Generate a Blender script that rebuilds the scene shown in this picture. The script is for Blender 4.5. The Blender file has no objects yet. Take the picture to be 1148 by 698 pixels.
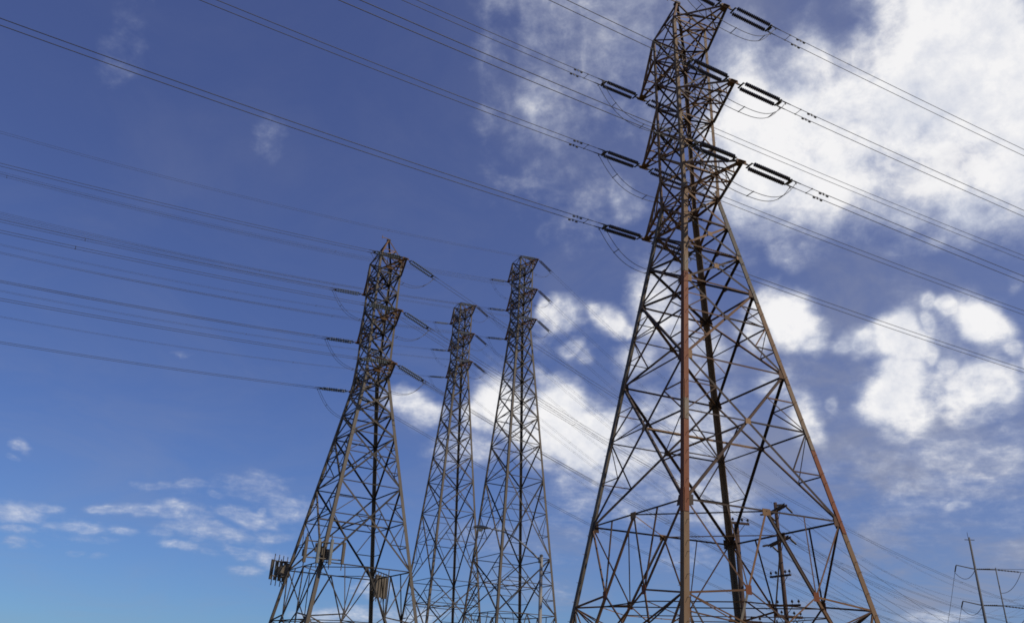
import bpy, math, random
from mathutils import Vector, Matrix, Euler
R = math.radians
rnd = random.Random(7)
S = bpy.context.scene
COL = S.collection

# ------------------------------------------------------------------ camera
cam = bpy.data.cameras.new('camera')
cam.sensor_width = 36.0
cam.lens = 28.2
cam.clip_start = 0.1
cam.clip_end = 20000
camo = bpy.data.objects.new('camera', cam)
COL.objects.link(camo)
PITCH, ROLL = 0.441, 0.0445
cp, sp, cr, sr = math.cos(PITCH), math.sin(PITCH), math.cos(ROLL), math.sin(ROLL)
right = Vector((1, 0, 0)); up = Vector((0, -sp, cp)); fwd = Vector((0, cp, sp))
X = right*cr + up*sr; Y = -right*sr + up*cr; Z = -fwd
camo.matrix_world = Matrix(((X.x, Y.x, Z.x, 0), (X.y, Y.y, Z.y, 0), (X.z, Y.z, Z.z, 1.6), (0, 0, 0, 1)))
S.camera = camo

# ------------------------------------------------------------------ world: clear blue sky with broken cumulus
SUN_EL, SUN_AZ = 48.0, 118.0          # azimuth clockwise from +Y: to the right and a little behind the camera
world = bpy.data.worlds.new('World'); S.world = world; world.use_nodes = True
W = world.node_tree; W.nodes.clear()
def wn(t, **k):
    n = W.nodes.new(t)
    for a, b in k.items(): setattr(n, a, b)
    return n
def wl(a, b): W.links.new(a, b)
sky = wn('ShaderNodeTexSky', sky_type='NISHITA', sun_disc=False)
sky.sun_elevation = R(SUN_EL); sky.sun_rotation = R(SUN_AZ)
sky.air_density = 1.0; sky.dust_density = 0.4; sky.ozone_density = 3.0; sky.altitude = 300
SKY_STRENGTH = 0.10
# the deep, saturated rendering of blue that the camera gave this sky
ssep = wn('ShaderNodeSeparateColor'); wl(sky.outputs[0], ssep.inputs[0])
scmb = wn('ShaderNodeCombineColor')
for i_, (g_, c_) in enumerate(((.69, .57), (.90, .65), (.86, 1.14))):
    pw = wn('ShaderNodeMath', operation='POWER'); wl(ssep.outputs[i_], pw.inputs[0]); pw.inputs[1].default_value = g_
    ml = wn('ShaderNodeMath', operation='MULTIPLY'); wl(pw.outputs[0], ml.inputs[0]); ml.inputs[1].default_value = c_
    wl(ml.outputs[0], scmb.inputs[i_])
bg_sky = wn('ShaderNodeBackground'); bg_sky.inputs[1].default_value = SKY_STRENGTH
wl(scmb.outputs[0], bg_sky.inputs[0])
tc = wn('ShaderNodeTexCoord')
DIR = tc.outputs['Generated']
sep = wn('ShaderNodeSeparateXYZ'); wl(DIR, sep.inputs[0])
def wmath(op, a, b=None, c=None, clamp=False):
    n = wn('ShaderNodeMath', operation=op, use_clamp=clamp)
    for i, v in enumerate((a, b, c)):
        if v is None: continue
        if isinstance(v, (int, float)): n.inputs[i].default_value = v
        else: wl(v, n.inputs[i])
    return n.outputs[0]
# coordinates on the flat cloud layer overhead
zz = wmath('ADD', wmath('MAXIMUM', sep.outputs[2], 0.0), 0.22)
lay = wn('ShaderNodeVectorMath', operation='DIVIDE'); wl(DIR, lay.inputs[0])
comb = wn('ShaderNodeCombineXYZ')
for i in range(3): wl(zz, comb.inputs[i])
wl(comb.outputs[0], lay.inputs[1])
def wnoise(scale, detail, rough, vec, off=(0, 0, 0), dist=0.0):
    mp = wn('ShaderNodeMapping'); mp.inputs['Location'].default_value = off; wl(vec, mp.inputs[0])
    n = wn('ShaderNodeTexNoise'); n.inputs['Scale'].default_value = scale; n.inputs['Detail'].default_value = detail
    n.inputs['Roughness'].default_value = rough; n.inputs['Distortion'].default_value = dist
    wl(mp.outputs[0], n.inputs['Vector'])
    return n
warp = wnoise(7.0, 4, 0.55, DIR)
wsub = wn('ShaderNodeVectorMath', operation='SUBTRACT'); wl(warp.outputs['Color'], wsub.inputs[0]); wsub.inputs[1].default_value = (.5, .5, .5)
wscl = wn('ShaderNodeVectorMath', operation='SCALE'); wl(wsub.outputs[0], wscl.inputs[0]); wscl.inputs['Scale'].default_value = 0.05
wadd = wn('ShaderNodeVectorMath', operation='ADD'); wl(DIR, wadd.inputs[0]); wl(wscl.outputs[0], wadd.inputs[1])
WD = wadd.outputs[0]
# each cloud of the sky: azimuth, elevation, half width, half height (degrees) and density
CLOUDS = [(37.3,39.5,2.77,3.02,1.08), (34.8,38.7,2.88,2.59,1.08), (38.7,35.9,2.24,2.29,1.08), (31.6,38.8,2.26,1.6,0.92), (29.2,38.4,1.81,1.31,0.81), (25.2,38.9,1.84,1.12,0.86), (24.1,38.7,1.1,0.79,0.81), (33.2,35.3,4.4,2.69,1.02), (36.9,33.7,3.22,3.14,1.08), (27.5,34.9,3.7,2.26,0.92), (23.4,34.7,3.88,2.32,1.02), (20.1,35.8,2.86,2.11,1.02), (17.5,34.7,2.34,2.39,0.86), (29.5,32.2,4.12,2.25,0.81), (34.9,30.3,3.54,2.16,0.81), (21.7,32,3.4,2.01,0.6), (31.8,29.1,4.95,1.67,0.45), (37.4,29.4,1.8,2.11,0.6), (21.2,28.3,1.25,0.78,0.6), (18.5,27.9,1.75,0.85,0.4), (35.8,24.4,0.64,0.54,0.5), (20.6,23.7,2.05,1.33,1.15), (21.9,22.8,1.46,0.96,0.9), (19.5,25,1.5,1.09,0.85), (18.4,23.3,1.75,1.22,0.8), (30,19.1,5.92,4.68,0.5), (30.5,19.9,2.46,1.67,0.55), (31.1,21.8,2.45,1.34,0.5), (29.4,18.3,1.99,1.68,0.75), (4.7,23.7,3.79,1.9,0.34), (20.6,23.4,3.42,2.05,0.4), (22,17.6,2.49,2.35,0.36), (24.4,22.2,1.2,0.65,0.8), (25.8,22.1,1.49,0.99,0.9), (27.7,22.2,1.76,1.21,1.1), (28.6,21.2,1.74,1.14,0.9), (29.7,20.6,0.8,0.68,0.8), (30.1,22.3,0.65,0.62,0.7), (30.5,23.5,0.7,0.51,0.7), (31.5,23.2,0.98,0.5,0.75), (33.1,22.1,1.42,1.21,1.05), (34,21.6,1.02,0.87,0.85), (34.4,20.3,0.64,0.81,0.7), (27.8,19.2,1.85,1.59,1.02), (27.1,18.1,2.17,1.59,1.02), (28,17.1,1.72,1.35,0.95), (25.6,17.9,1.16,0.75,0.75), (27,16,1.54,0.73,0.7), (32.5,18.1,2.35,1.52,1.02), (31.1,17.8,1.45,1.32,0.95), (33.4,17.6,1.2,1.4,0.95), (30.7,19.6,1.18,0.61,0.7), (31.7,16.7,2.37,1.09,0.75), (30.1,15.2,4.36,0.98,0.5), (35.3,18.6,1.07,1.59,0.8), (23.1,18.2,0.6,0.76,0.6), (21.3,17.4,1.23,1.41,0.85), (22,16.4,0.94,0.82,0.8), (19.1,19.9,1.5,0.96,0.65), (20,18.6,1.36,0.83,0.6), (2.7,25.2,0.7,0.64,0.8), (3.9,24.8,1.52,0.95,0.85), (5.7,24.6,3.15,1.14,0.4), (6.2,25.2,0.82,0.57,0.75), (7.4,24.8,1.63,0.89,0.82), (8.8,24.5,0.69,0.5,0.7), (4.7,22.5,1.08,0.57,0.7), (5.8,22,0.76,0.44,0.6), (2.8,20.6,1.39,0.44,0.65), (2.2,21,0.7,0.44,0.6), (3.7,18.3,2.52,1.75,1.25), (5.4,16.5,3.24,2.23,1.25), (2.8,16.1,2.51,1.86,0.95), (7,17.5,2.49,1.61,0.9), (-0.6,18.5,2.28,1.88,0.95), (1.1,17.3,2.27,1.62,0.9), (-2.2,17.5,1.64,1.25,0.75), (-7.6,18.3,1.74,1,0.8), (-6.2,17.6,1.75,0.87,0.75), (-8.1,19,0.87,0.62,0.7), (11.3,26.2,2.47,1.75,0.75), (12.9,24.5,1.83,1.25,0.7), (14.1,17.1,3.58,2.79,0.7), (11.3,18.4,2.2,1.48,0.6), (8,14.7,4.3,2.07,0.8), (5.4,13.4,3.09,3.03,0.5), (3.6,9.8,3.06,2.36,0.36), (9.8,22.1,1.86,1.13,0.65), (-3.1,15.3,3.12,1.48,0.6), (14.1,22.6,2.42,2.11,0.6), (14.1,12.3,4.11,2.12,0.6), (9.8,11.7,3.01,1.78,0.5), (-2.5,45.6,1.91,0.78,0.39), (0.9,45.7,1.91,0.78,0.43), (3.1,45.1,1.43,1.01,0.42), (1,44,1.33,1.14,0.36), (6.7,44.5,1.43,0.9,0.49), (8.5,43.6,1.31,0.91,0.45), (5.2,42.9,1.57,1.39,0.41), (9.3,42.4,1.91,0.86,0.47), (11.1,42.9,1.18,1.48,0.47), (8.5,41.3,3.01,1.4,0.39), (2.5,39.6,1.48,1.31,0.39), (6.1,38.3,1.85,0.54,0.37), (4.4,42.3,7.81,4.93,0.34), (12.7,39.9,2.38,2.34,0.41), (9,32.5,1.61,0.75,0.47), (8.3,33.2,0.87,0.62,0.45), (-21.4,33.7,0.91,0.53,0.4), (-20.5,33.3,0.81,0.65,0.38), (-33.2,38,1.79,1.57,0.29), (-23.2,19.7,1.1,0.24,0.42), (-30.7,8.6,2.11,0.75,0.6), (-29,9.2,1.24,0.44,0.59), (-26,9.4,1.39,0.39,0.55), (-27.1,8.1,1.95,0.38,0.55), (-24.6,8.2,1.25,0.32,0.5), (-30.4,7.6,1.27,0.37,0.46), (-30.1,6.8,0.84,0.43,0.46), (-26,7.6,1.53,0.32,0.42), (-23.1,9.5,3.06,0.53,0.63), (-22,9.8,1.48,0.6,0.63), (-20.9,9.4,1.83,0.67,0.57), (-20.1,8.7,3.17,0.67,0.6), (-18.8,8.7,2.72,0.54,0.57), (-21.3,7.4,1.47,0.39,0.52), (-23.2,11.2,1.63,0.34,0.49), (-21.3,11.3,1.34,0.34,0.47), (-17.3,11.6,3.15,0.98,0.46), (-16.5,11.1,3.7,0.63,0.49), (-19.8,10.8,0.77,0.34,0.46), (-18.6,9.9,1.71,0.48,0.55), (-17.3,9.7,1.74,0.48,0.59), (-14.9,10.5,1.96,0.42,0.52), (-15.7,9.7,0.97,0.34,0.42), (-15.2,8.9,1.76,0.41,0.49), (-17.5,7.8,1.54,0.4,0.46), (-16.8,7.5,0.78,0.34,0.42), (-16.9,6.6,1.71,0.4,0.46), (-14.9,7.5,1.58,0.54,0.52), (-19.5,7.3,1,0.26,0.42), (-29,6.9,0.5,0.31,0.42), (-26.9,6.8,0.75,0.25,0.39), (-25.7,6.7,0.61,0.32,0.39), (-22.5,8.2,1.13,0.39,0.46), (-31.6,12.3,0.73,0.37,0.46), (-31.9,11.6,0.54,0.26,0.4), (-19.4,9.3,7.06,2.37,0.3), (-28.6,8.1,3.77,1.58,0.28), (29.3,13.6,7.29,3.26,0.45), (31.6,13.7,3.51,1.5,0.56), (28.9,11.2,4.84,3.21,0.38), (27.6,12.7,3,1.64,0.44), (31.5,9.5,3.2,2.57,0.36), (26.3,14.1,3.08,1.68,0.38), (29.8,11.3,1.05,0.43,0.62), (29.2,11.8,0.58,0.27,0.5), (30.8,10.9,0.93,0.37,0.4), (27.3,5.1,2.87,0.51,0.62), (26.1,9.8,4.02,1.62,0.36), (23.2,12.1,4.25,3.36,0.3), (-10.2,3.9,3.43,0.66,0.6), (-16.6,10.2,0.57,0.35,0.5), (-5.9,4.2,2.93,0.89,0.6), (-8.1,5.8,1.76,0.79,0.5), (-0.1,9.1,3.66,1.17,0.45), (2.4,6.3,3.6,1.14,0.4), (12.1,8.8,3.52,1.15,0.45)]
field = None
for az, el, rx, ry, wgt in CLOUDS:
    a, e = R(az), R(el)
    D = Vector((math.sin(a)*math.cos(e), math.cos(a)*math.cos(e), math.sin(e)))
    rt = Vector((math.cos(a), -math.sin(a), 0)); tu = rt.cross(D)
    M = Matrix((rt, tu, D)).transposed()
    mp = wn('ShaderNodeMapping', vector_type='TEXTURE')
    mp.inputs['Location'].default_value = D
    mp.inputs['Rotation'].default_value = M.to_euler()
    mp.inputs['Scale'].default_value = (R(rx)*1.55, R(ry)*1.55, 0.6)
    wl(WD, mp.inputs[0])
    g = wn('ShaderNodeTexGradient', gradient_type='SPHERICAL'); wl(mp.outputs[0], g.inputs[0])
    g2 = wmath('MULTIPLY', g.outputs[1], wgt*1.5)
    g2 = wmath('MINIMUM', g2, wgt)
    field = g2 if field is None else wmath('SMOOTH_MAX', field, g2, 0.12)
n1 = wnoise(5.5, 10, 0.64, lay.outputs[0], (3.1, 1.7, 0.4), 0.3)
n2 = wnoise(17.0, 9, 0.66, DIR, (0.3, 5.7, 2.4), 0.2)
n4 = wnoise(24.0, 7, 0.6, lay.outputs[0], (5.1, 9.7, 2.4), 0.3)
fb = wmath('ADD', wmath('ADD', wmath('MULTIPLY', n1.outputs[0], 0.42), wmath('MULTIPLY', n2.outputs[0], 0.36)), wmath('MULTIPLY', n4.outputs[0], 0.22))
gate = wmath('MULTIPLY', field, 4.0, None, True)
dens = wmath('ADD', field, wmath('MULTIPLY', wmath('MULTIPLY', wmath('SUBTRACT', fb, 0.5), 1.9), gate))
mr = wn('ShaderNodeMapRange', interpolation_type='SMOOTHSTEP')
wl(dens, mr.inputs[0]); mr.inputs[1].default_value = 0.20; mr.inputs[2].default_value = 1.06
alpha = wmath('MULTIPLY', mr.outputs[0], 0.97)
world.cycles.sampling_method = 'MANUAL'; world.cycles.sample_map_resolution = 512
# thin veil of high cloud, thicker to the right
veil_n = wnoise(2.3, 7, 0.62, lay.outputs[0], (8.2, 4.4, 1.0), 0.6)
veil_r = wn('ShaderNodeMapRange', interpolation_type='SMOOTHSTEP'); wl(veil_n.outputs[0], veil_r.inputs[0])
veil_r.inputs[1].default_value = 0.40; veil_r.inputs[2].default_value = 0.78
side = wn('ShaderNodeMapRange', interpolation_type='SMOOTHSTEP'); wl(sep.outputs[0], side.inputs[0])
side.inputs[1].default_value = -0.25; side.inputs[2].default_value = 0.65; side.inputs[3].default_value = 0.13; side.inputs[4].default_value = 0.66
lowr = wn('ShaderNodeMapRange', interpolation_type='SMOOTHSTEP'); wl(sep.outputs[2], lowr.inputs[0])
lowr.inputs[1].default_value = 0.12; lowr.inputs[2].default_value = 0.5; lowr.inputs[3].default_value = 1.25; lowr.inputs[4].default_value = 0.8
veil = wmath('MULTIPLY', wmath('MULTIPLY', veil_r.outputs[0], side.outputs[0]), lowr.outputs[0])
veil = wmath('ADD', veil, wmath('MULTIPLY', side.outputs[0], 0.42))
# cloud brightness: thick parts white, thin parts and some bellies grey-blue
n3 = wnoise(6.0, 7, 0.6, DIR, (1.4, 0.2, 7.7), 0.2)
lum = wmath('ADD', wmath('MULTIPLY', mr.outputs[0], 0.62), wmath('MULTIPLY', wmath('ADD', n3.outputs[0], wmath('MULTIPLY', fb, 0.30)), 0.50))
n2b = wnoise(17.0, 9, 0.66, DIR, (0.3+0.006, 5.7, 2.4+0.026), 0.2)
n3b = wnoise(6.0, 7, 0.6, DIR, (1.4+0.015, 0.2, 7.7+0.06), 0.2)
puff_shading = wmath('ADD', wmath('MULTIPLY', wmath('SUBTRACT', n2.outputs[0], n2b.outputs[0]), 0.55), wmath('MULTIPLY', wmath('SUBTRACT', n3.outputs[0], n3b.outputs[0]), 0.75))  # light from above put into the cloud colour: puff tops brighter, undersides greyer
lum = wmath('ADD', lum, puff_shading)
cramp = wn('ShaderNodeValToRGB'); wl(lum, cramp.inputs[0])
el_ = cramp.color_ramp.elements
el_[0].position = 0.25; el_[0].color = (0.36, 0.41, 0.57, 1)
el_[1].position = 1.0; el_[1].color = (0.93, 0.925, 0.93, 1)
m_ = cramp.color_ramp.elements.new(0.66); m_.color = (0.60, 0.64, 0.745, 1)
bg_cloud = wn('ShaderNodeBackground'); wl(cramp.outputs[0], bg_cloud.inputs[0]); bg_cloud.inputs[1].default_value = 1.0
bg_veil = wn('ShaderNodeBackground'); bg_veil.inputs[0].default_value = (0.38, 0.41, 0.54, 1); bg_veil.inputs[1].default_value = 0.74
mixv = wn('ShaderNodeMixShader'); wl(veil, mixv.inputs[0]); wl(bg_sky.outputs[0], mixv.inputs[1]); wl(bg_veil.outputs[0], mixv.inputs[2])
mixc = wn('ShaderNodeMixShader'); wl(alpha, mixc.inputs[0]); wl(mixv.outputs[0], mixc.inputs[1]); wl(bg_cloud.outputs[0], mixc.inputs[2])
out = wn('ShaderNodeOutputWorld'); wl(mixc.outputs[0], out.inputs[0])

# ------------------------------------------------------------------ sun and exposure
sun = bpy.data.lights.new('sun', 'SUN'); sun.energy = 3.7; sun.angle = R(0.5); sun.color = (1.0, 0.90, 0.76)
suno = bpy.data.objects.new('sun', sun); COL.objects.link(suno)
sv = Vector((math.sin(R(SUN_AZ))*math.cos(R(SUN_EL)), math.cos(R(SUN_AZ))*math.cos(R(SUN_EL)), math.sin(R(SUN_EL))))
suno.rotation_euler = sv.to_track_quat('Z', 'Y').to_euler()
S.view_settings.view_transform = 'Standard'; S.view_settings.look = 'None'
S.view_settings.gamma = 1.0; S.view_settings.use_curve_mapping = False
S.view_settings.exposure = 0.0
S.render.film_transparent = False
S.cycles.use_denoising = False
S.cycles.max_bounces = 4
S.cycles.pixel_filter_type = 'BLACKMAN_HARRIS'; S.cycles.filter_width = 1.7

# ------------------------------------------------------------------ materials
def mat(name):
    m = bpy.data.materials.new(name); m.use_nodes = True
    return m, m.node_tree, m.node_tree.nodes['Principled BSDF']
def ramp(nt, src, stops):
    r = nt.nodes.new('ShaderNodeValToRGB'); nt.links.new(src, r.inputs[0])
    e = r.color_ramp.elements
    e[0].position, e[0].color = stops[0][0], (*stops[0][1], 1)
    e[1].position, e[1].color = stops[-1][0], (*stops[-1][1], 1)
    for p, c in stops[1:-1]:
        q = e.new(p); q.color = (*c, 1)
    return r.outputs[0]
def noise(nt, scale, detail=5, stretch=(1, 1, 1), rough=.6):
    t = nt.nodes.new('ShaderNodeTexCoord'); mp = nt.nodes.new('ShaderNodeMapping'); mp.inputs['Scale'].default_value = stretch
    nt.links.new(t.outputs['Object'], mp.inputs[0])
    n = nt.nodes.new('ShaderNodeTexNoise'); n.inputs['Scale'].default_value = scale; n.inputs['Detail'].default_value = detail
    n.inputs['Roughness'].default_value = rough
    nt.links.new(mp.outputs[0], n.inputs['Vector'])
    return n.outputs[0]
def mth(nt, op, a, b):
    n = nt.nodes.new('ShaderNodeMath'); n.operation = op
    for i, v in enumerate((a, b)):
        if isinstance(v, (int, float)): n.inputs[i].default_value = v
        else: nt.links.new(v, n.inputs[i])
    return n.outputs[0]
def steel(name, stops, scale=.9, island=.5, rough=.75, metal=.0, stretch=(1, 1, .35)):
    """weathered steel: each member of the lattice is its own island and has its own age"""
    m, nt, b = mat(name)
    g = nt.nodes.new('ShaderNodeNewGeometry')
    n = mth(nt, 'ADD', mth(nt, 'MULTIPLY', noise(nt, scale, 7, stretch, .68), .62), mth(nt, 'MULTIPLY', noise(nt, scale*7, 6, stretch, .7), .38))
    v = mth(nt, 'ADD', mth(nt, 'MULTIPLY', n, 1.0 - island*.4), mth(nt, 'MULTIPLY', mth(nt, 'SUBTRACT', g.outputs['Random Per Island'], .5), island))
    nt.links.new(ramp(nt, v, stops), b.inputs['Base Color'])
    f = noise(nt, 14, 4)
    nt.links.new(mth(nt, 'ADD', mth(nt, 'MULTIPLY', f, .35), rough-.2), b.inputs['Roughness'])
    b.inputs['Metallic'].default_value = metal
    b.inputs['Specular IOR Level'].default_value = .3
    return m
GALV = (.19, .17, .14); TAN = (.165, .11, .062); BROWN = (.10, .052, .027); DARK = (.045, .036, .030); RUST = (.155, .048, .018)
M_RUST = steel('rusty steel', [(.25, BROWN), (.40, RUST), (.60, (.18, .066, .028)), (.70, TAN), (.80, GALV)], .8, .12)
M_TAN = steel('tan weathered steel', [(.25, BROWN), (.40, (.15, .085, .042)), (.55, TAN), (.75, GALV)], .8, .3)
M_BRACE = steel('brown lattice steel', [(.16, (.045, .030, .022)), (.36, (.085, .042, .020)), (.54, (.15, .078, .034)), (.70, (.22, .13, .062)), (.88, (.26, .195, .125))], .5, .75)
M_GREY = steel('galvanised lattice steel', [(.2, (.03, .025, .02)), (.45, (.06, .049, .038)), (.65, (.10, .082, .064)), (.88, (.19, .165, .135))], .4, .6)
M_GREYLEG = steel('grey leg steel', [(.2, (.06, .048, .038)), (.5, (.105, .088, .068)), (.8, (.18, .158, .125))], .4, .3)
M_POLE = steel('dark weathered timber', [(.2, (.028, .018, .014)), (.5, (.06, .034, .024)), (.8, (.10, .06, .042))], 3, .3, .85, 0, (6, 6, .3))
M_POLEGREY = steel('grey pole steel', [(.2, (.06, .06, .06)), (.8, (.12, .12, .12))], 1, .2)
M_LAMPPOLE = steel('pale galvanised lamp steel', [(.2, (.13, .125, .115)), (.5, (.20, .19, .175)), (.8, (.27, .26, .24))], 2, .2, .6)
M_HW = steel('dark line hardware', [(.2, (.018, .017, .016)), (.8, (.06, .055, .05))], 2, .3, .6)
M_BELL, nt, b = mat('glazed brown porcelain')
nt.links.new(ramp(nt, noise(nt, 5), [(.3, (.020, .014, .012)), (.7, (.042, .030, .026))]), b.inputs['Base Color'])
b.inputs['Roughness'].default_value = .18
M_BELLG, nt, b = mat('grey green porcelain')
nt.links.new(ramp(nt, noise(nt, 5), [(.3, (.035, .045, .042)), (.7, (.07, .085, .08))]), b.inputs['Base Color'])
b.inputs['Roughness'].default_value = .35
M_BELLP, nt, b = mat('pale blue-grey porcelain')
nt.links.new(ramp(nt, noise(nt, 5), [(.3, (.10, .12, .15)), (.7, (.16, .18, .21))]), b.inputs['Base Color'])
b.inputs['Roughness'].default_value = .4
M_WIRE, nt, b = mat('weathered aluminium cable')
nt.links.new(ramp(nt, noise(nt, 2), [(.3, (.035, .035, .04)), (.7, (.06, .06, .066))]), b.inputs['Base Color'])
b.inputs['Roughness'].default_value = .6
M_WHITE, nt, b = mat('off-white antenna radome')
nt.links.new(ramp(nt, noise(nt, 1.5), [(.3, (.13, .135, .12)), (.7, (.23, .23, .205))]), b.inputs['Base Color'])
b.inputs['Roughness'].default_value = .5
M_UNIT = steel('grey-brown equipment housing', [(.2, (.09, .07, .05)), (.8, (.2, .17, .13))], 2, .5)
M_LENS, nt, b = mat('milky lamp glass')
nt.links.new(ramp(nt, noise(nt, 4), [(.3, (.42, .42, .40)), (.7, (.55, .55, .52))]), b.inputs['Base Color']); b.inputs['Roughness'].default_value = .3
M_CONC, nt, b = mat('concrete')
nt.links.new(ramp(nt, noise(nt, 4, 8), [(.3, (.24, .23, .21)), (.7, (.36, .35, .32))]), b.inputs['Base Color']); b.inputs['Roughness'].default_value = .9
M_GROUND, nt, b = mat('dry grass and dirt')
nt.links.new(ramp(nt, noise(nt, .15, 10, (1, 1, 1), .7), [(.3, (.06, .065, .028)), (.48, (.11, .10, .05)), (.66, (.20, .16, .10))]), b.inputs['Base Color'])
b.inputs['Roughness'].default_value = .95

# ------------------------------------------------------------------ mesh helpers
class MB:
    """collects shapes in world coordinates; build() links them as ONE object relative to an origin"""
    def __init__(s): s.v = []; s.f = []; s.m = []; s.mi = 0
    def add(s, vs, fs):
        o = len(s.v); s.v += [tuple(v) for v in vs]; s.f += [tuple(i+o for i in f) for f in fs]; s.m += [s.mi]*len(fs)
    def prism(s, p, q, poly_p, poly_q=None, caps=True):
        n = len(poly_p); poly_q = poly_q or poly_p
        vs = [p+a for a in poly_p]+[q+a for a in poly_q]
        fs = [(i, (i+1) % n, n+(i+1) % n, n+i) for i in range(n)]
        if caps: fs += [tuple(range(n))[::-1], tuple(range(n, 2*n))]
        s.add(vs, fs)
    def angle(s, p, q, size, n, t=None, flip=1, shift=0.0):
        """an L-profile member from p to q; one flange lies in the plane whose outward normal is n"""
        p, q = Vector(p), Vector(q); d = (q-p).normalized(); n = Vector(n); n = (n-d*n.dot(d)).normalized()
        w = d.cross(n)*flip; i = -n; t = t or size*.12
        c = p*0 - w*size*.5 + n*shift
        poly = [c, c+w*size, c+w*size+i*t, c+w*t+i*t, c+w*t+i*size*.9, c+i*size*.9]
        if flip < 0: poly = poly[::-1]
        s.prism(p, q, poly)
    def corner(s, p, q, size, e1, e2, t):
        """a corner leg: flanges run from the corner along e1 and e2"""
        p, q, e1, e2 = Vector(p), Vector(q), Vector(e1), Vector(e2)
        poly = [e1*0, e1*size, e1*size+e2*t, e1*t+e2*t, e1*t+e2*size, e2*size]
        if e1.cross(e2).dot(q-p) < 0: poly = poly[::-1]
        s.prism(p, q, poly)
    def tube(s, pts, r, sides=6, caps=True, r2=None):
        pts = [Vector(p) for p in pts]; n = len(pts); vs = []; fs = []
        ref = Vector((0, 0, 1))
        for k, p in enumerate(pts):
            d = (pts[min(k+1, n-1)]-pts[max(k-1, 0)]).normalized()
            a = d.cross(ref if abs(d.dot(ref)) < .95 else Vector((1, 0, 0))).normalized(); b = d.cross(a)
            rr = r if r2 is None else r+(r2-r)*k/(n-1)
            vs += [p+a*rr*math.cos(6.28318*j/sides)+b*rr*math.sin(6.28318*j/sides) for j in range(sides)]
        for k in range(n-1):
            for j in range(sides):
                fs.append((k*sides+j, k*sides+(j+1) % sides, (k+1)*sides+(j+1) % sides, (k+1)*sides+j))
        if caps: fs += [tuple(range(sides))[::-1], tuple(range((n-1)*sides, n*sides))]
        s.add(vs, fs)
    def box(s, c, ax, ay, az):
        c, ax, ay, az = Vector(c), Vector(ax)*.5, Vector(ay)*.5, Vector(az)*.5
        vs = [c+ax*i+ay*j+az*k for k in (-1, 1) for j in (-1, 1) for i in (-1, 1)]
        s.add(vs, [(0, 2, 3, 1), (4, 5, 7, 6), (0, 1, 5, 4), (2, 6, 7, 3), (0, 4, 6, 2), (1, 3, 7, 5)])
    def lathe(s, p, d, prof, sides=12):
        """profile of (distance along d, radius)"""
        p, d = Vector(p), Vector(d).normalized()
        a = d.cross(Vector((0, 0, 1)) if abs(d.z) < .9 else Vector((1, 0, 0))).normalized(); b = d.cross(a)
        vs = []; fs = []
        for (h, r) in prof: vs += [p+d*h+a*r*math.cos(6.28318*j/sides)+b*r*math.sin(6.28318*j/sides) for j in range(sides)]
        for k in range(len(prof)-1):
            for j in range(sides): fs.append((k*sides+j, k*sides+(j+1) % sides, (k+1)*sides+(j+1) % sides, (k+1)*sides+j))
        fs += [tuple(range(sides))[::-1], tuple(range((len(prof)-1)*sides, len(prof)*sides))]
        s.add(vs, fs)
    def build(s, name, mats, parent=None, origin=None, smooth=False):
        o = origin or Vector((0, 0, 0))
        me = bpy.data.meshes.new(name)
        me.from_pydata([(v[0]-o.x, v[1]-o.y, v[2]-o.z) for v in s.v], [], s.f)
        mats = mats if isinstance(mats, (list, tuple)) else [mats]
        for m in mats: me.materials.append(m)
        if len(mats) > 1: me.polygons.foreach_set('material_index', s.m)
        if smooth: me.polygons.foreach_set('use_smooth', [True]*len(s.f))
        me.update()
        ob = bpy.data.objects.new(name, me); COL.objects.link(ob)
        if parent: ob.parent = parent
        return ob
def thing(name, label, cat, loc=(0, 0, 0), group=None):
    o = bpy.data.objects.new(name, None); COL.objects.link(o); o.empty_display_size = .3
    o.location = loc; o['label'] = label; o['category'] = cat
    if group: o['group'] = group
    return o
def dup_tree(src, parent=None):
    c = src.copy(); COL.objects.link(c)
    if parent: c.parent = parent
    for ch in list(src.children): dup_tree(ch, c)
    return c

# ------------------------------------------------------------------ ground
GZ = -3.6                                          # the towers stand a little below the roadside the photo was taken from
def ground_h(y): 
    t = min(max((y-6)/18, 0), 1); return GZ*(t*t*(3-2*t))
g = MB()
ys = [-9000, -2000, -400, -60, 0, 6, 9, 12, 15, 18, 21, 24, 40, 80, 160, 400, 2000, 9000]
xs = [-9000, -2000, -500, -150, -50, 0, 50, 150, 500, 2000, 9000]
vs = [(x, y, ground_h(y)) for y in ys for x in xs]; nx = len(xs)
g.add(vs, [(j*nx+i, j*nx+i+1, (j+1)*nx+i+1, (j+1)*nx+i) for j in range(len(ys)-1) for i in range(nx-1)])
go = g.build('ground', M_GROUND, smooth=True); go['kind'] = 'structure'

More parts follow.
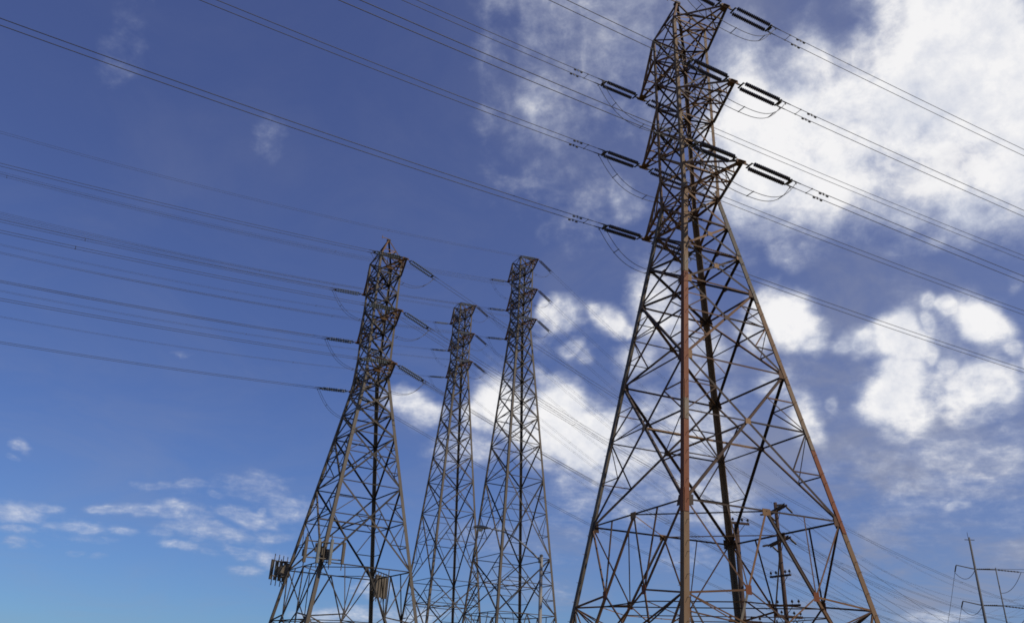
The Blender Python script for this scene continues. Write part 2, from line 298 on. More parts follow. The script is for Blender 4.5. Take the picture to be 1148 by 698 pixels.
# ------------------------------------------------------------------ lattice towers
SG = ((1, -1), (1, 1), (-1, 1), (-1, -1))
class Spec: pass
def make_tower(label, x, y, yaw, a, wu, wv, su, sv, z3, levels, detail, size, mats, peak, group='lattice power towers', legsec=None):
    t = Spec(); t.yaw = yaw; t.a = a; t.z3 = z3
    U = Vector((math.cos(yaw), math.sin(yaw), 0)); V = Vector((-math.sin(yaw), math.cos(yaw), 0)); B = Vector((x, y, 0))
    t.U, t.V, t.B = U, V, B
    m_leg, m_br, m_arm = mats
    root = thing('lattice_tower', label, 'power tower', (x, y, GZ), group)
    t.root = root; O = Vector((x, y, GZ))
    def P(k, z):
        d = max(z3-z, 0); s = SG[k]
        return B+U*s[0]*(wu+su*d)+V*s[1]*(wv+sv*d)+Vector((0, 0, z))
    t.P = P
    lv = [z3, z3+5.49, z3+11.2]; dep = 1.78; t.arm_z = lv; top = lv[2]+dep
    NR = (U, V, -U, -V)                              # outward normals of the four faces
    ls, ds, hs, rs = size
    # legs, in bolted lengths
    for k in range(4):
        e1 = -U*SG[k][0]; e2 = -V*SG[k][1]
        m = MB()
        secs = legsec[k] if legsec else [(GZ, 0), (levels[-2], 0), (z3, 0)]
        for i, (z0, mi) in enumerate(secs):
            z1 = secs[i+1][0] if i+1 < len(secs) else top
            for (q0, q1) in ([(z0, z3), (z3, z1)] if z0 < z3 < z1 else [(z0, z1)]):
                m.mi = mi
                sz = ls*(1.0 if q0 < z3-.01 else .72)
                m.corner(P(k, q0), P(k, q1), sz, e1, e2, sz*.13)
            if i:                                     # splice plates
                c = P(k, z0); dn = (P(k, z0+.6)-P(k, z0-.6)).normalized()
                m.box(c+e1*ls*.5-e2*.012, e1*ls*.86, e2*.02, dn*1.1); m.box(c+e2*ls*.5-e1*.012, e2*ls*.86, e1*.02, dn*1.1)
        if detail > 1:                                # climbing bolts
            zz_ = GZ+2.5
            while zz_ < top:
                c = P(k, zz_); e = e1 if int(zz_*2) % 2 else e2; s_ = e2 if e == e1 else e1
                m.tube([c+e*ls*.55, c+e*ls*.55-s_*.17], .011, 5); zz_ += .45
        m.build('leg', m_leg, root, O)
        f = MB(); c = P(k, GZ)
        f.lathe(c-Vector((0, 0, .4)), (0, 0, 1), [(0, .55), (.9, .5), (1.0, .42)], 14)
        f.build('footing', M_CONC, root, O)
    # face bracing
    zc = lv[2]+dep
    cage = [z3, z3+dep, z3+3.62, lv[1], lv[1]+dep, lv[1]+3.74, lv[2], top]
    def flat(f, p, q, s, sh=0.0, flip=1):
        f.angle(p, q, s, n, None, flip, sh)
    for k in range(4):
        k2 = (k+1) % 4; n = NR[k]
        if k == 1: n = V
        if k == 2: n = -U
        if k == 3: n = -V
        ins = -n*ls*.5
        def Q(kk, z):
            return P(kk, z)+(P(k2 if kk == k else k, z)-P(kk, z)).normalized()*ls*.45-n*.03
        f = MB()
        for i in range(len(cage)-1):
            a0, a1 = cage[i], cage[i+1]
            flat(f, Q(k, a0), Q(k2, a1), ds*.8); flat(f, Q(k2, a0), Q(k, a1), ds*.8, -.03, -1)
            flat(f, Q(k, a1), Q(k2, a1), ds*.8, .004)
        f.build('cage_bracing', m_br, root, O)
        f = MB()
        for i in range(len(levels)-1):
            zt, zb = levels[i], levels[i+1]
            A, A2, Bq, B2 = Q(k, zt), Q(k2, zt), Q(k, zb), Q(k2, zb)
            last = i == len(levels)-2
            nlast = len(levels)-2-i
            if i == 0: flat(f, A, A2, hs*.9, .004)
            if last:
                break
            wt = (A2-A).length; wb = (B2-Bq).length; r = wt/(wt+wb)
            xc = A.lerp(B2, r)
            flat(f, A, B2, ds); flat(f, A2, Bq, ds, -.03, -1)
            big = nlast <= (3 if detail > 1 else 2)
            flat(f, Bq, B2, hs*.58 if nlast == 1 or (nlast == 2 and detail == 1) else ds*.7, .005)
            if zt-zb > 3.2:
                zm = zt+(zb-zt)*r
                for (T_, B_, mid, kk) in ((A, Bq, Q(k, zm), k), (A2, B2, Q(k2, zm), k2)):
                    far_b = xc
                    if big or detail > 1: flat(f, mid, xc.lerp(mid, .0 if big else .35), rs, .006)
                    if big:
                        d1 = T_.lerp(xc, .5); d2 = B_.lerp(xc, .5)
                        m1 = T_.lerp(mid, .5); m2 = B_.lerp(mid, .5)
                        flat(f, m1, d1, rs*.8, .006); flat(f, d1, mid, rs*.8, .008)
                        flat(f, m2, d2, rs*.8, .006); flat(f, d2, mid, rs*.8, .008)
                    else:
                        d1 = T_.lerp(xc, .55); flat(f, d1, mid, rs*.8, .006)
            # gusset plates at the nodes
            if detail > 1:
                e = (B2-Bq).normalized(); zax = (A-Bq).normalized()
                gs = .40 if big else .28
                for c, sg in ((Bq, 1), (B2, -1)):
                    f.box(c+e*sg*gs*.4+n*.016, e*gs, zax*gs*1.2, n*.018)
                f.box(xc+n*.016, e*.3, zax*.3, n*.018)
        # bottom section: inverted V from the middle of the ring, with zigzags to each leg
        zt, zb = levels[-2], levels[-1]
        A, A2 = Q(k, zt), Q(k2, zt); mid = (A+A2)*.5
        for kk, T_ in ((k, A), (k2, A2)):
            foot = Q(kk, zb+.3)
            sp_ = mid.lerp(foot, .28)
            flat(f, mid, sp_, ds*.82, 0, 1 if kk == k else -1)
            f.mi = 2 if (k == 0 and kk == k) else 0
            flat(f, sp_, foot, ds*.95, 0.001, 1 if kk == k else -1); f.mi = 0
            ts = (.30, .56, .78); vs_ = (.22, .47, .70)
            prev = T_
            for tl, tv in zip(ts, vs_):
                vn = mid.lerp(foot, tv+.06); ln = Q(kk, zt+(zb-zt)*tl)
                flat(f, prev, vn, rs*1.1, .006); flat(f, vn, ln, rs*1.1, .008)
                if prev is not T_: flat(f, prev, mid.lerp(foot, tv-.08), rs*.7, .01)
                prev = ln
            q = T_.lerp(mid, .5); vn = mid.lerp(foot, .28)
            oth = Q(k2 if kk == k else k, zb+.3)
            flat(f, vn, mid.lerp(oth, .55), rs*.9, .012 if kk == k else .016)
            flat(f, Q(kk, zt+(zb-zt)*.30), mid.lerp(oth, .55), rs*.85, .02 if kk == k else .024)
            flat(f, Q(kk, zt+(zb-zt)*.30), mid.lerp(foot, .74), rs*.9, .028)
            flat(f, q, vn, rs*.9, .010)
            if detail > 1:
                e = (A2-A).normalized()
                f.mi = 1; f.box(vn+n*.02, e*.30, Vector((0, 0, .38)), n*.018); f.mi = 0
        if detail > 1:
            e = (A2-A).normalized(); f.box(mid+n*.018-Vector((0,0,.06)), e*.44, Vector((0, 0, .30)), n*.02)
        f.build('face_bracing', [m_br, M_RUST, M_GREYLEG], root, O)
    # plan bracing inside the tower
    f = MB(); up_ = Vector((0, 0, 1))
    zr = levels[-2]
    mids = [(P(k, zr)+P((k+1) % 4, zr))*.5 for k in range(4)]
    for k in range(4): f.angle(mids[k], mids[(k+1) % 4], rs*.8, up_)
    f.build('plan_bracing', m_br, root, O); f = MB()
    zt, zb = levels[-3], levels[-2]
    wt = (P(0, zt)-P(1, zt)).length; wb = (P(0, zb)-P(1, zb)).length; zm = zt+(zb-zt)*wt/(wt+wb)
    mm = [(P(k, zm)+P((k+1) % 4, zm))*.5 for k in range(4)]
    for k in range(4): f.angle(mm[k], (mm[(k+1)%4]+mm[(k+3)%4])*.5, rs*.9, up_, None, 1, -.03)
    f.angle(mm[0], mm[2], rs*1.1, up_); f.angle(mm[1], mm[3], rs*1.1, up_, None, 1, .03)
    f.build('plan_bracing', m_br, root, O); f = MB()
    vn = []
    for k in range(4):
        c = (P(k, zr)+P((k+1) % 4, zr))*.5
        for kk in (k, (k+1) % 4): vn.append(c.lerp(P(kk, levels[-1]), .31))
    for i in range(8): f.angle(vn[i], vn[(i+1) % 8], rs*.7, up_)
    for i in (0, 2, 4, 6): f.angle(vn[i], vn[(i+3) % 8], rs*.7, up_, None, 1, .02)
    f.build('plan_bracing', m_br, root, O)
    for zq in (z3, lv[1], lv[2]):
        f = MB(); f.angle(P(0, zq), P(2, zq), rs, up_); f.angle(P(1, zq), P(3, zq), rs, up_, None, 1, .03)
        f.build('plan_bracing', m_br, root, O)
    # crossarms
    t.tips = {}
    for li, z in enumerate(lv):
        for s in (1, -1):
            f = MB(); tip = B+U*s*a+Vector((0, 0, z))
            t.tips[(s, 3-li)] = tip
            ks = (0, 1) if s > 0 else (3, 2)
            cs = hs*.95
            lo = [P(q, z) for q in ks]; hi = [P(q, z+dep) for q in ks]
            tp = [tip-V*.13, tip+V*.13]
            for i in (0, 1):
                nv = V*(-1 if i == 0 else 1)
                f.angle(lo[i], tp[i], cs, -up_, None, 1 if i else -1); f.angle(hi[i], tp[i]+up_*.10, cs, nv)
                N_ = 3
                for j in range(N_):
                    a0, a1 = j/N_, (j+1)/N_
                    l0, l1 = lo[i].lerp(tp[i], a0), lo[i].lerp(tp[i], a1); h0, h1 = hi[i].lerp(tp[i], a0), hi[i].lerp(tp[i], a1)
                    if j < N_-1: f.angle(h0, l1, rs, nv, None, 1, .004); f.angle(l1, h1, rs*.9, nv, None, 1, .006)
            N_ = 4
            for j in range(N_-1):
                a0, a1 = j/N_, (j+1)/N_
                p0, p1 = (lo[0].lerp(tp[0], a0), lo[1].lerp(tp[1], a1)) if j % 2 else (lo[1].lerp(tp[1], a0), lo[0].lerp(tp[0], a1))
                f.angle(p0, p1, rs, -up_, None, 1, .004)
                q0, q1 = (hi[0].lerp(tp[0], a0), hi[1].lerp(tp[1], a1)) if j % 2 else (hi[1].lerp(tp[1], a0), hi[0].lerp(tp[0], a1))
                f.angle(q0, q1, rs, up_, None, 1, .004)
                f.angle(lo[0].lerp(tp[0], a1), lo[1].lerp(tp[1], a1), rs, -up_, None, 1, .008)
            f.box(tip+up_*.04-U*s*.05, U*.55, V*.42, up_*.025); f.box(tip+up_*.02+U*s*.10, U*.05, V*.62, up_*.22)
            f.build('crossarm', m_arm, root, O)
    if peak:
        f = MB(); ap = B+Vector((0, 0, z3+peak))
        for k in range(4):
            e1 = -U*SG[k][0]; e2 = -V*SG[k][1]
            f.corner(P(k, top), ap-e1*.1-e2*.1, ls*.5, e1, e2, .02)
            f.angle(P(k, top).lerp(ap, .45), P((k+1) % 4, top).lerp(ap, .45), rs, NR[k]); f.angle(P(k, top), P((k+1) % 4, top).lerp(ap, .45), rs, NR[k], None, 1, .01)
        f.box(ap+up_*.04, U*.34, V*.34, up_*.16); f.box(ap+up_*.2-V*.35, U*.05, V*.9, up_*.06); f.tube([ap-V*.75+up_*.0, ap-V*.75+up_*.45], .03)
        f.build('peak', m_arm, root, O)
    return t

z_ = 3.0
big = make_tower('tallest rusty brown lattice power tower at the right, nearest to the viewer', 10.064, 39.377, -1.1682, 4.545,
    1.186, 1.242, .1563, .1709, 27.58, [27.58, 25.65, 23.6, 21.3, 16.6, 9.25, GZ], 2, (.27, .12, .135, .070), ([M_TAN, M_RUST, M_GREYLEG], M_BRACE, M_BRACE), 15.71,
    legsec=[[(GZ, 0), (9.25, 1), (13.6, 0), (14.6, 1), (22.2, 0), (27.58, 0)],
            [(GZ, 0), (9.25, 1), (13.2, 0), (16.6, 0), (21.3, 2), (27.58, 0)],
            [(GZ, 2), (9.25, 0), (16.6, 0), (27.58, 0)],
            [(GZ, 2), (9.25, 2), (16.6, 2), (27.58, 0)]])
t1 = make_tower('grey lattice power tower furthest left, with phone antennas clamped to its legs', -13.504, 74.582, -1.015, 5.039,
    1.386, 1.272, .155, .161, 28.82, [28.82, 27.0, 25.0, 22.7, 17.85, 10.6, GZ], 1, (.30, .15, .16, .09), (M_GREYLEG, M_GREY, M_BRACE), 15.67)
t2 = make_tower('smallest and farthest lattice power tower, between the antenna tower and the lamp', -9.388, 139.35, -1.05, 5.02,
    1.411, 1.333, .081, .080, 54.9, [54.9, 51.6, 48.7, 45.6, 42.2, 38.4, 34.0, 28.6, 17.3, 9.6, GZ], 1, (.34, .17, .18, .10), (M_GREYLEG, M_GREY, M_BRACE), 0)
t3 = make_tower('slender lattice power tower rising behind the curved street lamp', 1.51, 123.31, -1.069, 4.977,
    1.434, 1.331, .082, .078, 56.45, [56.45, 54.0, 51.1, 48.0, 44.6, 40.8, 36.4, 30.8, 19.2, 11.4, GZ], 1, (.34, .17, .18, .10), (M_GREYLEG, M_GREY, M_BRACE), 0)

# ------------------------------------------------------------------ insulator strings, twin cables, jumpers
def make_string(sides, fine, bell, gap=.23):
    """dead-end assembly along +X from the arm tip: link, two strings of bells, yoke, two clamps"""
    root = thing('insulator_string', '', 'insulator', (0, 0, 0), 'dead-end insulator strings on the tower arms')
    m = MB(); m.tube([(0, 0, 0), (.30, 0, 0)], .028, 6); m.box((.16, 0, 0), (.14, 0, 0), (0, .10, 0), (0, 0, .05))
    m.box((.36, 0, 0), (.10, 0, 0), (0, .52, 0), (0, 0, .03)); m.tube([(.30, -.02, 0), (.40, -.22, 0)], .03); m.tube([(.30, .02, 0), (.40, .22, 0)], .03)
    m.build('link_plate', M_HW, root)
    for s in (-1, 1):
        m = MB(); prof = [(0, .02), (.06, .02)]; n = fine; L0, L1 = .08, 2.52
        for i in range(n):
            h = L0+(L1-L0)*i/n; st = (L1-L0)/n
            prof += [(h, .045), (h+st*.18, .055), (h+st*.38, .118), (h+st*.56, .122), (h+st*.66, .075), (h+st*.99, .045)]
        prof += [(2.52, .03), (2.58, .02)]
        m.lathe((.40, s*gap, 0), (1, 0, 0), prof, sides); m.build('bell_string', bell, root, smooth=False)
    m = MB(); m.box((3.02, 0, 0), (.10, 0, 0), (0, .62, 0), (0, 0, .035)); m.box((3.10, 0, 0), (.16, 0, 0), (0, .34, 0), (0, 0, .03))
    m.build('yoke_plate', M_HW, root)
    for s in (-1, 1):
        m = MB(); m.tube([(3.05, s*.23, 0), (3.25, s*.23, 0)], .03); m.tube([(3.2, s*.23, 0), (3.75, s*.23, 0)], .04, 6, True, .025)
        m.tube([(3.32, s*.23, 0), (3.36, s*.23, -.16)], .03)
        m.build('clamp', M_HW, root)
    return root
proto = {'near': make_string(12, 19, M_BELL), 'far': make_string(8, 13, M_BELLG), 'pale': make_string(6, 9, M_BELLP), 'slim': make_string(8, 11, M_BELL, .15)}
used = set()
SLEN = 3.3
def place_string(kind, tip, az, slope, label):
    if kind not in used: o = proto[kind]; used.add(kind)
    else: o = dup_tree(proto[kind])
    d = Vector((math.cos(az), math.sin(az), slope)).normalized()
    side = Vector((-math.sin(az), math.cos(az), 0)); upv = d.cross(side)
    o.matrix_world = Matrix(((d.x, side.x, upv.x, tip.x), (d.y, side.y, upv.y, tip.y), (d.z, side.z, upv.z, tip.z), (0, 0, 0, 1)))
    o['label'] = label
    return tip+d*SLEN, side
LV = {1: 'top', 2: 'middle', 3: 'bottom'}
def run_line(tw, who, kind, sides, rw):
    """strings, twin cables and jumpers of all six arms of a tower; sides: (word, azimuth, slope, curvature, length)"""
    for (s, lvl), tip in tw.tips.items():
        arm = '%s %s arm of the %s' % (LV[lvl], 'near' if s > 0 else 'far', who)
        ends = []
        for (word, az, m, k, L) in sides:
            start = tip+tw.V*(.2 if math.cos(az)*tw.V.x+math.sin(az)*tw.V.y > 0 else -.2)+tw.U*s*.06
            e, side = place_string(('pale' if word == 'left' else 'slim') if rw < .016 else kind, start, az, m, 'double insulator string pulling %s from the %s' % (word, arm))
            ends.append((e, side))
            h = Vector((math.cos(az), math.sin(az), 0))
            root = thing('twin_cable', 'twin dark cable running %s from the %s' % (word, arm), 'cable', e, 'twin power cables')
            for q in (-1, 1):
                pts = []; N = 72
                for i in range(N+1):
                    u = L*(i/N)**1.5
                    pts.append(e+side*q*.23+h*u+Vector((0, 0, m*u+k*u*u)))
                c = MB(); c.tube(pts, rw, 6); c.build('conductor', M_WIRE, root, e, True)
                if kind == 'near':
                    for u in (2.0,):
                        p = e+side*q*.23+h*u+Vector((0, 0, m*u+k*u*u-.09)); dd = (h+Vector((0, 0, m))).normalized()
                        d_ = MB(); d_.tube([p-dd*.26, p+dd*.26], .012); d_.lathe(p-dd*.34, dd, [(0, .03), (.03, .05), (.14, .05), (.17, .03)], 8); d_.lathe(p+dd*.17, dd, [(0, .03), (.03, .05), (.14, .05), (.17, .03)], 8)
                        d_.box(p+Vector((0, 0, .05)), dd*.06, side*.05, (0, 0, .14)); d_.build('damper', M_HW, root, e)
            u = 1.2 if kind == 'near' else 28.
            gaps = [u] if kind == 'near' else [rnd.uniform(22, 38)]
            while gaps[-1]+55 < L: gaps.append(gaps[-1]+55+rnd.uniform(-6, 6))
            for u in gaps:
                p = e+h*u+Vector((0, 0, m*u+k*u*u)); c = MB()
                c.tube([p-side*.25, p+side*.25], .016)
                for q in (-1, 1): c.box(p+side*q*.23, h*.08, side*.05, (0, 0, .06))
                c.build('spacer', M_HW, root, e)
        (e0, s0), (e1, s1) = ends
        root = thing('jumper_loop', 'sagging pair of jumper cables below the %s' % arm, 'jumper cable', e0, 'jumper loops under the arms')
        ctr = (e0+e1)*.5; low = min(e0.z, e1.z)
        so = s0 if s0.dot(s1) > 0 else s0
        def J(tt, q):
            b0 = e0+s0*q*.23; b1 = e1+(s1 if s0.dot(s1) > 0 else -s1)*q*.23
            p = b0.lerp(b1, tt); sag = (1.9 if kind == 'near' else 2.1)*(1-abs(2*tt-1)**2.6)
            return p+Vector((0, 0, -sag-.12))+tw.U*s*.25*(1-abs(2*tt-1)**2)
        for q in (-1, 1):
            c = MB(); c.tube([J(i/36, q) for i in range(37)], rw*.95, 6); c.build('jumper_cable', M_WIRE, root, e0, True)
        for tt in (.16, .5, .84):
            a_, b_ = J(tt, -1), J(tt, 1); c = MB(); c.tube([a_.lerp(b_, -.1), a_.lerp(b_, 1.1)], .024); c.build('spacer', M_HW, root, e0)
run_line(big, 'rusty nearest tower', 'near', [('right', R(24), -.070, .0006, 260), ('left', R(210.5), -.066, .0009, 90)], .019)
run_line(t1, 'antenna tower', 'far', [('right', R(35), -.302, .0010, 330), ('left', R(209), -.090, .0008, 150)], .018)
run_line(t2, 'smallest tower', 'far', [('right', R(45), -.33, .0008, 380), ('left', R(210), -.150, .0008, 210)], .0145)
run_line(t3, 'tower behind the lamp', 'far', [('right', R(45), -.315, .0008, 380), ('left', R(210), -.150, .0008, 200)], .0145)

# ------------------------------------------------------------------ phone antennas clamped to the legs of the left tower
def antenna_cluster(k, z, label, n, spread, face, skin):
    c = t1.P(k, z); root = thing('antenna_cluster', label, 'phone antennas', c, 'phone antenna clusters on the left tower')
    dirv = Vector((math.cos(face), math.sin(face), 0)); sd = Vector((-dirv.y, dirv.x, 0)); upv = Vector((0, 0, 1))
    m = MB()
    for dz in (.75, -.55): m.tube([c+sd*-spread+dirv*.75+upv*dz, c+sd*spread+dirv*.75+upv*dz], .05, 8)
    for q in (-.5, 0, .5):
        for dz in (.75, -.55): m.tube([c+sd*q*.4+upv*dz, c+dirv*.75+sd*q+upv*dz], .045, 6)
    m.tube([c+dirv*.75-upv*.8, c+dirv*.75+upv*1.0], .05, 8); m.tube([c+sd*.4*spread+dirv*.75-upv*.75, c+sd*.4*spread+dirv*.75+upv*.95], .05, 8)
    m.build('mount_frame', M_UNIT, root, c)
    for i in range(n):
        o = -spread+2*spread*i/(n-1); b_ = c+dirv*.92+sd*o
        p = MB(); p.tube([b_-dirv*.13-upv*1.35, b_-dirv*.13+upv*1.35], .04, 8)
        p.build('mast_pipe', M_UNIT, root, c)
        hgt = rnd.choice((1.7, 1.9, 2.0)); w_, d_ = .26, .14
        p = MB(); q = b_+dirv*.06
        prof = [(-.5, -.5), (.5, -.5), (.5, .25), (.3, .5), (-.3, .5), (-.5, .25)]
        poly = [sd*u*w_+dirv*v*d_*1.4 for u, v in prof]
        p.prism(q-upv*hgt/2, q+upv*hgt/2, poly); p.build('antenna_panel', skin if i % 3 else M_UNIT, root, c)
        if i % 2 == 0:
            p = MB(); p.box(b_-dirv*.36-upv*.2, sd*.34, dirv*.2, upv*.55); p.build('radio_unit', M_UNIT, root, c)
    for q_, w_ in ((-.45, .5), (.35, .6), (.0, .4)):
        p = MB(); p.box(c+sd*q_+dirv*.35+upv*(.1-q_*.5), sd*w_, dirv*.32, upv*.7); p.build('radio_unit', M_UNIT, root, c)
    p = MB()
    for i in range(3):
        a0 = c+sd*(-.4+.4*i)+dirv*.5-upv*.3
        p.tube([a0, a0-dirv*.2-upv*.5, c+dirv*.1-upv*(1.1+.2*i)], .035, 6)
    p.build('cable_loop', M_HW, root, c)
antenna_cluster(3, 10.6, 'cluster of pale antenna panels on the outermost left leg of the antenna tower', 4, .95, R(158), M_WHITE)
antenna_cluster(0, 11.3, 'antenna panels on a wide frame across the sunlit front leg of the antenna tower', 4, 1.55, R(-68), M_WHITE)
antenna_cluster(2, 10.0, 'antenna panels around the dark rear leg low on the antenna tower', 5, 1.05, R(-20), M_UNIT)  # darker housing material on these panels puts their shade into the colour

# ------------------------------------------------------------------ street lamp
def street_lamp():
    x0, y0 = 2.18, 44.9; zt = 8.25; O = Vector((x0, y0, GZ))
    root = thing('street_lamp', 'grey cobra-head street lamp on a curved arm before the slender tower', 'street lamp', O)
    m = MB(); m.tube([(x0, y0, GZ), (x0, y0, zt)], .14, 14, True, .085); m.lathe((x0, y0, GZ), (0, 0, 1), [(0, .24), (.05, .24), (.10, .17), (.5, .15)], 14)
    m.lathe((x0, y0, zt), (0, 0, 1), [(0, .10), (.05, .10), (.10, .04)], 12); m.build('pole', M_LAMPPOLE, root, O, True)
    m = MB(); pts = []
    for i in range(17):
        u = i/16; pts.append((x0-.05-2.75*u, y0, zt-.25+1.62*math.sin(u*math.pi*.5)**1.0*(1-.04*u)))
    m.tube(pts, .05, 10, True, .034); m.box((x0-.08, y0, zt-.2), (.16, 0, 0), (0, .2, 0), (0, 0, .3)); m.build('curved_arm', M_LAMPPOLE, root, O, True)
    ex, ez = x0-2.80, zt+1.31
    m = MB(); rings = []
    prof = [(0, .045, .05), (.14, .07, .07), (.28, .15, .11), (.5, .19, .13), (.72, .185, .12), (.90, .14, .09), (.98, .06, .04)]
    vs, fs = [], []; ns = 14
    for (u, w_, h_) in prof:
        for j in range(ns):
            an = 6.28318*j/ns; zz2 = math.sin(an)*h_; zz2 = zz2 if zz2 > 0 else zz2*.45
            vs.append((ex-u, y0+math.cos(an)*w_, ez+.03+u*.06+zz2))
    for i in range(len(prof)-1):
        for j in range(ns): fs.append((i*ns+j, i*ns+(j+1) % ns, (i+1)*ns+(j+1) % ns, (i+1)*ns+j))
    fs += [tuple(range(ns)), tuple(range((len(prof)-1)*ns, len(prof)*ns))[::-1]]
    m.add(vs, fs); h = m.build('lamp_head', M_LAMPPOLE, root, O, True)
    m = MB(); m.lathe((ex-.58, y0, ez+.0), (0, 0, -1), [(0, .165), (.05, .155), (.12, .11), (.15, .04)], 14); m.build('lens', M_LENS, h, O, True)
street_lamp()

# ------------------------------------------------------------------ utility poles beyond the rusty tower
def pole_pos(az, D): return Vector((math.sin(R(az))*D, math.cos(R(az))*D, 0))
def small_string(m, p, d, L, r=.075):
    d = Vector(d).normalized(); n = 7; prof = [(0, .02), (.15, .02)]
    for i in range(n):
        h = .15+(L-.3)*i/n; st = (L-.3)/n; prof += [(h, .035), (h+st*.4, r), (h+st*.6, r), (h+st*.95, .035)]
    prof += [(L-.1, .02), (L, .02)]
    m.lathe(p, d, prof, 8)
def wire_thing(label, a_, b_, sag, r=.011):
    a_, b_ = Vector(a_), Vector(b_)
    m = MB(); N = 28; m.tube([a_.lerp(b_, i/N)-Vector((0, 0, sag*4*(i/N)*(1-i/N))) for i in range(N+1)], r, 5)
    o = m.build('pole_wire', M_WIRE, None, a_, True); o.location = a_; o['label'] = label; o['category'] = 'wire'; o['group'] = 'thin wires of the utility poles'
D_A = 60.; pA = pole_pos(18.7, D_A); zA = 1.6+.2134*D_A
rootA = thing('utility_pole', 'dark utility pole with slanting double crossarms, seen through the rusty tower', 'utility pole', (pA.x, pA.y, GZ), 'utility poles')
OA = Vector((pA.x, pA.y, GZ))
m = MB(); m.tube([(pA.x, pA.y, GZ), (pA.x, pA.y, zA)], .19, 12, True, .12); m.build('pole', M_POLE, rootA, OA, True)
armd = Vector((math.cos(R(-88)), math.sin(R(-88)), 0)); lined = Vector((math.cos(R(50)), math.sin(R(50)), 0)); UP = Vector((0, 0, 1))
for iz, (dz, hw) in enumerate(((-.55, 1.9), (-2.7, 2.0))):
    c = Vector((pA.x, pA.y, zA+dz))
    for q in (-1, 1):
        m = MB(); m.box(c+lined*q*.2, armd*2*hw, lined*.11, UP*.13); m.tube([c+lined*q*.15-UP*.8, c+lined*q*.15+armd*.7], .02); m.build('crossarm', M_POLE, rootA, OA)
    for e in (-.85, .85):
        for q in (-1, 1):
            st = c+armd*hw*e+lined*q*.28
            m = MB(); small_string(m, st, lined*q-UP*.22, 1.25); m.build('insulator', M_BELL, rootA, OA)
for dz, az_, hw in ((-5.0, -60, .9), (-6.9, -38, 1.1)):
    c = Vector((pA.x, pA.y, zA+dz)); dd = Vector((math.cos(R(az_)), math.sin(R(az_)), 0)); nn = dd.cross(UP)
    m = MB(); m.box(c+nn*.2, dd*2*hw, nn*.11, UP*.13); m.tube([c+nn*.15-UP*.7, c+nn*.15+dd*.6], .02); m.build('crossarm', M_POLE, rootA, OA)
    for e in (-.9, -.4, .5, .9):
        m = MB(); m.lathe(c+dd*hw*e+nn*.2+UP*.06, UP, [(0, .02), (.1, .02), (.12, .08), (.2, .09), (.26, .05), (.3, .03)], 8); m.build('insulator', M_BELL, rootA, OA)
for dz, hw in ((-7.6, 1.1), (-9.3, 1.15)):
    c = Vector((pA.x, pA.y, zA+dz)); dd = Vector((math.cos(R(18)), math.sin(R(18)), 0)); nn = dd.cross(UP)
    m = MB(); m.box(c+nn*.2, dd*2*hw, nn*.12, UP*.16); m.tube([c+nn*.15-UP*.8, c+nn*.15+dd*.7], .02); m.tube([c+nn*.15-UP*.8, c+nn*.15-dd*.7], .02); m.build('crossarm', M_POLE, rootA, OA)
    for e in (-.9, -.45, .45, .9):
        m = MB(); m.lathe(c+dd*hw*e+nn*.2+UP*.07, UP, [(0, .02), (.1, .02), (.12, .08), (.2, .09), (.26, .05), (.3, .03)], 8); m.build('insulator', M_BELL, rootA, OA)
    for e in (-1.1, .7, 1.2):
        p0 = c+dd*hw*e*.8+nn*.25
        m = MB(); m.lathe(p0-UP*1.2, UP, [(0, .06), (.05, .10), (.6, .10), (.65, .05), (.8, .04), (.85, .07), (.95, .03)], 8); m.tube([p0-UP*.3, p0-UP*.1+dd*.2, p0+UP*.1], .02)
        m.build('cutout', M_HW, rootA, OA)
D_B = 58.; pB = pole_pos(16.05, D_B); zB = 1.6+.1912*D_B; OB = Vector((pB.x, pB.y, GZ))
rootB = thing('utility_pole', 'brown timber utility pole hugging the rear leg of the rusty tower', 'utility pole', OB, 'utility poles')
m = MB(); m.tube([(pB.x, pB.y, GZ), (pB.x, pB.y, zB)], .22, 12, True, .16); m.build('pole', M_POLE, rootB, OB, True)
for dz, hw, az_ in ((-.1, .85, 12), (-6.4, 1.2, 15)):
    c = Vector((pB.x, pB.y, zB+dz)); dd = Vector((math.cos(R(az_)), math.sin(R(az_)), 0)); nn = dd.cross(UP)
    m = MB(); m.box(c+nn*.2, dd*2*hw, nn*.12, UP*.15); m.tube([c+nn*.15-UP*.7, c+nn*.15+dd*.6], .02); m.tube([c+nn*.15-UP*.7, c+nn*.15-dd*.6], .02); m.build('crossarm', M_POLE, rootB, OB)
    for e in (-.9, -.4, .4, .9):
        m = MB(); m.lathe(c+dd*hw*e+nn*.2+UP*.06, UP, [(0, .02), (.1, .02), (.12, .08), (.2, .09), (.26, .05), (.3, .03)], 8); m.build('insulator', M_BELL, rootB, OB)
D_C = 95.; pC = pole_pos(29.85, D_C); zC = 1.6+.1675*D_C; OC = Vector((pC.x, pC.y, GZ))
rootC = thing('utility_pole', 'slim grey steel corner pole standing alone at the lower right', 'utility pole', OC, 'utility poles')
m = MB(); m.tube([(pC.x, pC.y, GZ), (pC.x, pC.y, zC)], .19, 12, True, .09); m.build('pole', M_POLEGREY, rootC, OC, True)
qC = pC+Vector((1, -.1, 0))*1.95
m = MB(); m.tube([(qC.x, qC.y, GZ), (qC.x, qC.y, zC-2.9)], .10, 12, True, .05); m.build('pole', M_POLEGREY, rootC, OC, True)
m = MB(); m.box((pC.x, pC.y, zC-.25), (1.0, 0, 0), (0, .06, 0), (0, 0, .06)); m.tube([(pC.x-.1, pC.y, zC), (pC.x-.1, pC.y, zC+.5)], .02); m.build('top_bracket', M_HW, rootC, OC)
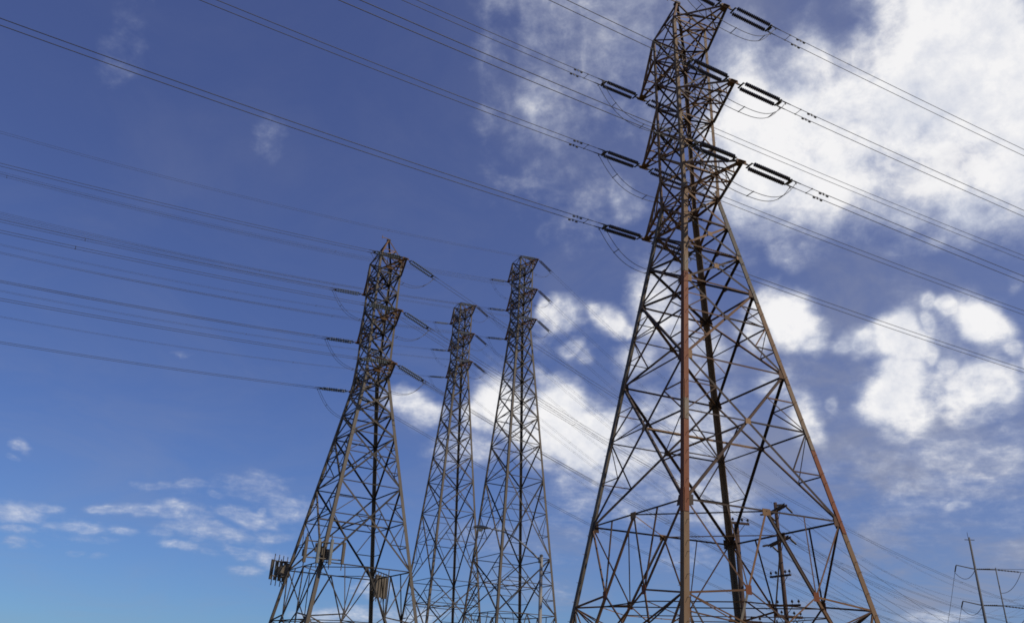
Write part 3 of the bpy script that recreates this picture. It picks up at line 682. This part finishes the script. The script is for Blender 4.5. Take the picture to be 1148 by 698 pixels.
dl = Vector((math.sin(R(22.5)), math.cos(R(22.5)), 0)); dr = Vector((math.cos(R(-16)), math.sin(R(-16)), 0))
for lvl, dz in enumerate((-3.1, -6.5, -9.8)):
    c = Vector((pC.x, pC.y, zC+dz)); off = Vector((1, -.1, 0))
    # a beam between the two poles, a stand-off arm to each side, tension strings away along both lines
    m = MB(); m.tube([c, c-off*1.75+UP*.35], .055, 8, True, .045); m.tube([c, c+off*1.95], .055, 8, True, .045); m.build('davit_arm', M_POLEGREY, rootC, OC)
    pl = c-off*1.75+UP*.35; pr = c+off*1.95
    for (p_, d_, L_) in ((pl, dl-UP*.2, 2.2), (pr, dr-UP*.10, 2.2), (c, dr+UP*.02, 1.5)):
        m = MB(); small_string(m, p_, d_, L_, .065); m.build('insulator', M_HW, rootC, OC)
    m = MB(); a0 = pl+(dl-UP*.2).normalized()*2.2; a1 = c
    m.tube([a0.lerp(a1, i/16)-UP*1.3*4*(i/16)*(1-i/16)*.6 for i in range(17)], .025, 5); m.build('jumper_cable', M_WIRE, rootC, OC)
    a0 = pr+(dr-UP*.1).normalized()*2.2; a1 = pr-UP*2.2
    m = MB(); m.tube([a0.lerp(a1, i/16)-UP*1.1*(4*(i/16)*(1-i/16))*.5 for i in range(17)], .025, 5); m.build('jumper_cable', M_WIRE, rootC, OC)
    nm = ('top', 'middle', 'bottom')[lvl]
    e0 = pl+(dl-UP*.2).normalized()*2.2
    wire_thing('thin wire dropping left from the %s arm of the grey corner pole' % nm, e0, e0+dl*150-UP*18, 4.5, .02)
    e0 = pr+(dr-UP*.1).normalized()*2.2
    wire_thing('thin wire going right from the %s outer arm of the grey corner pole' % nm, e0, e0+dr*90-UP*1, 2.2, .02)
    e0 = c+(dr+UP*.02).normalized()*1.5
    wire_thing('thin wire going right from the shaft of the grey corner pole, %s row' % nm, e0, e0+dr*90+UP*2.5, 1.0, .02)
for iz, (dz, hw) in enumerate(((-.55, 1.9), (-2.7, 2.0))):
    c = Vector((pA.x, pA.y, zA+dz))
    for e, wd in ((-.85, 'left'), (.85, 'right')):
        st = c+armd*hw*e+lined*.28+(lined-UP*.22).normalized()*1.25
        wire_thing('thin wire receding from the %s end of the %s double crossarm' % (wd, ('upper', 'lower')[iz]), st, st+lined*170-UP*2, 5, .013)
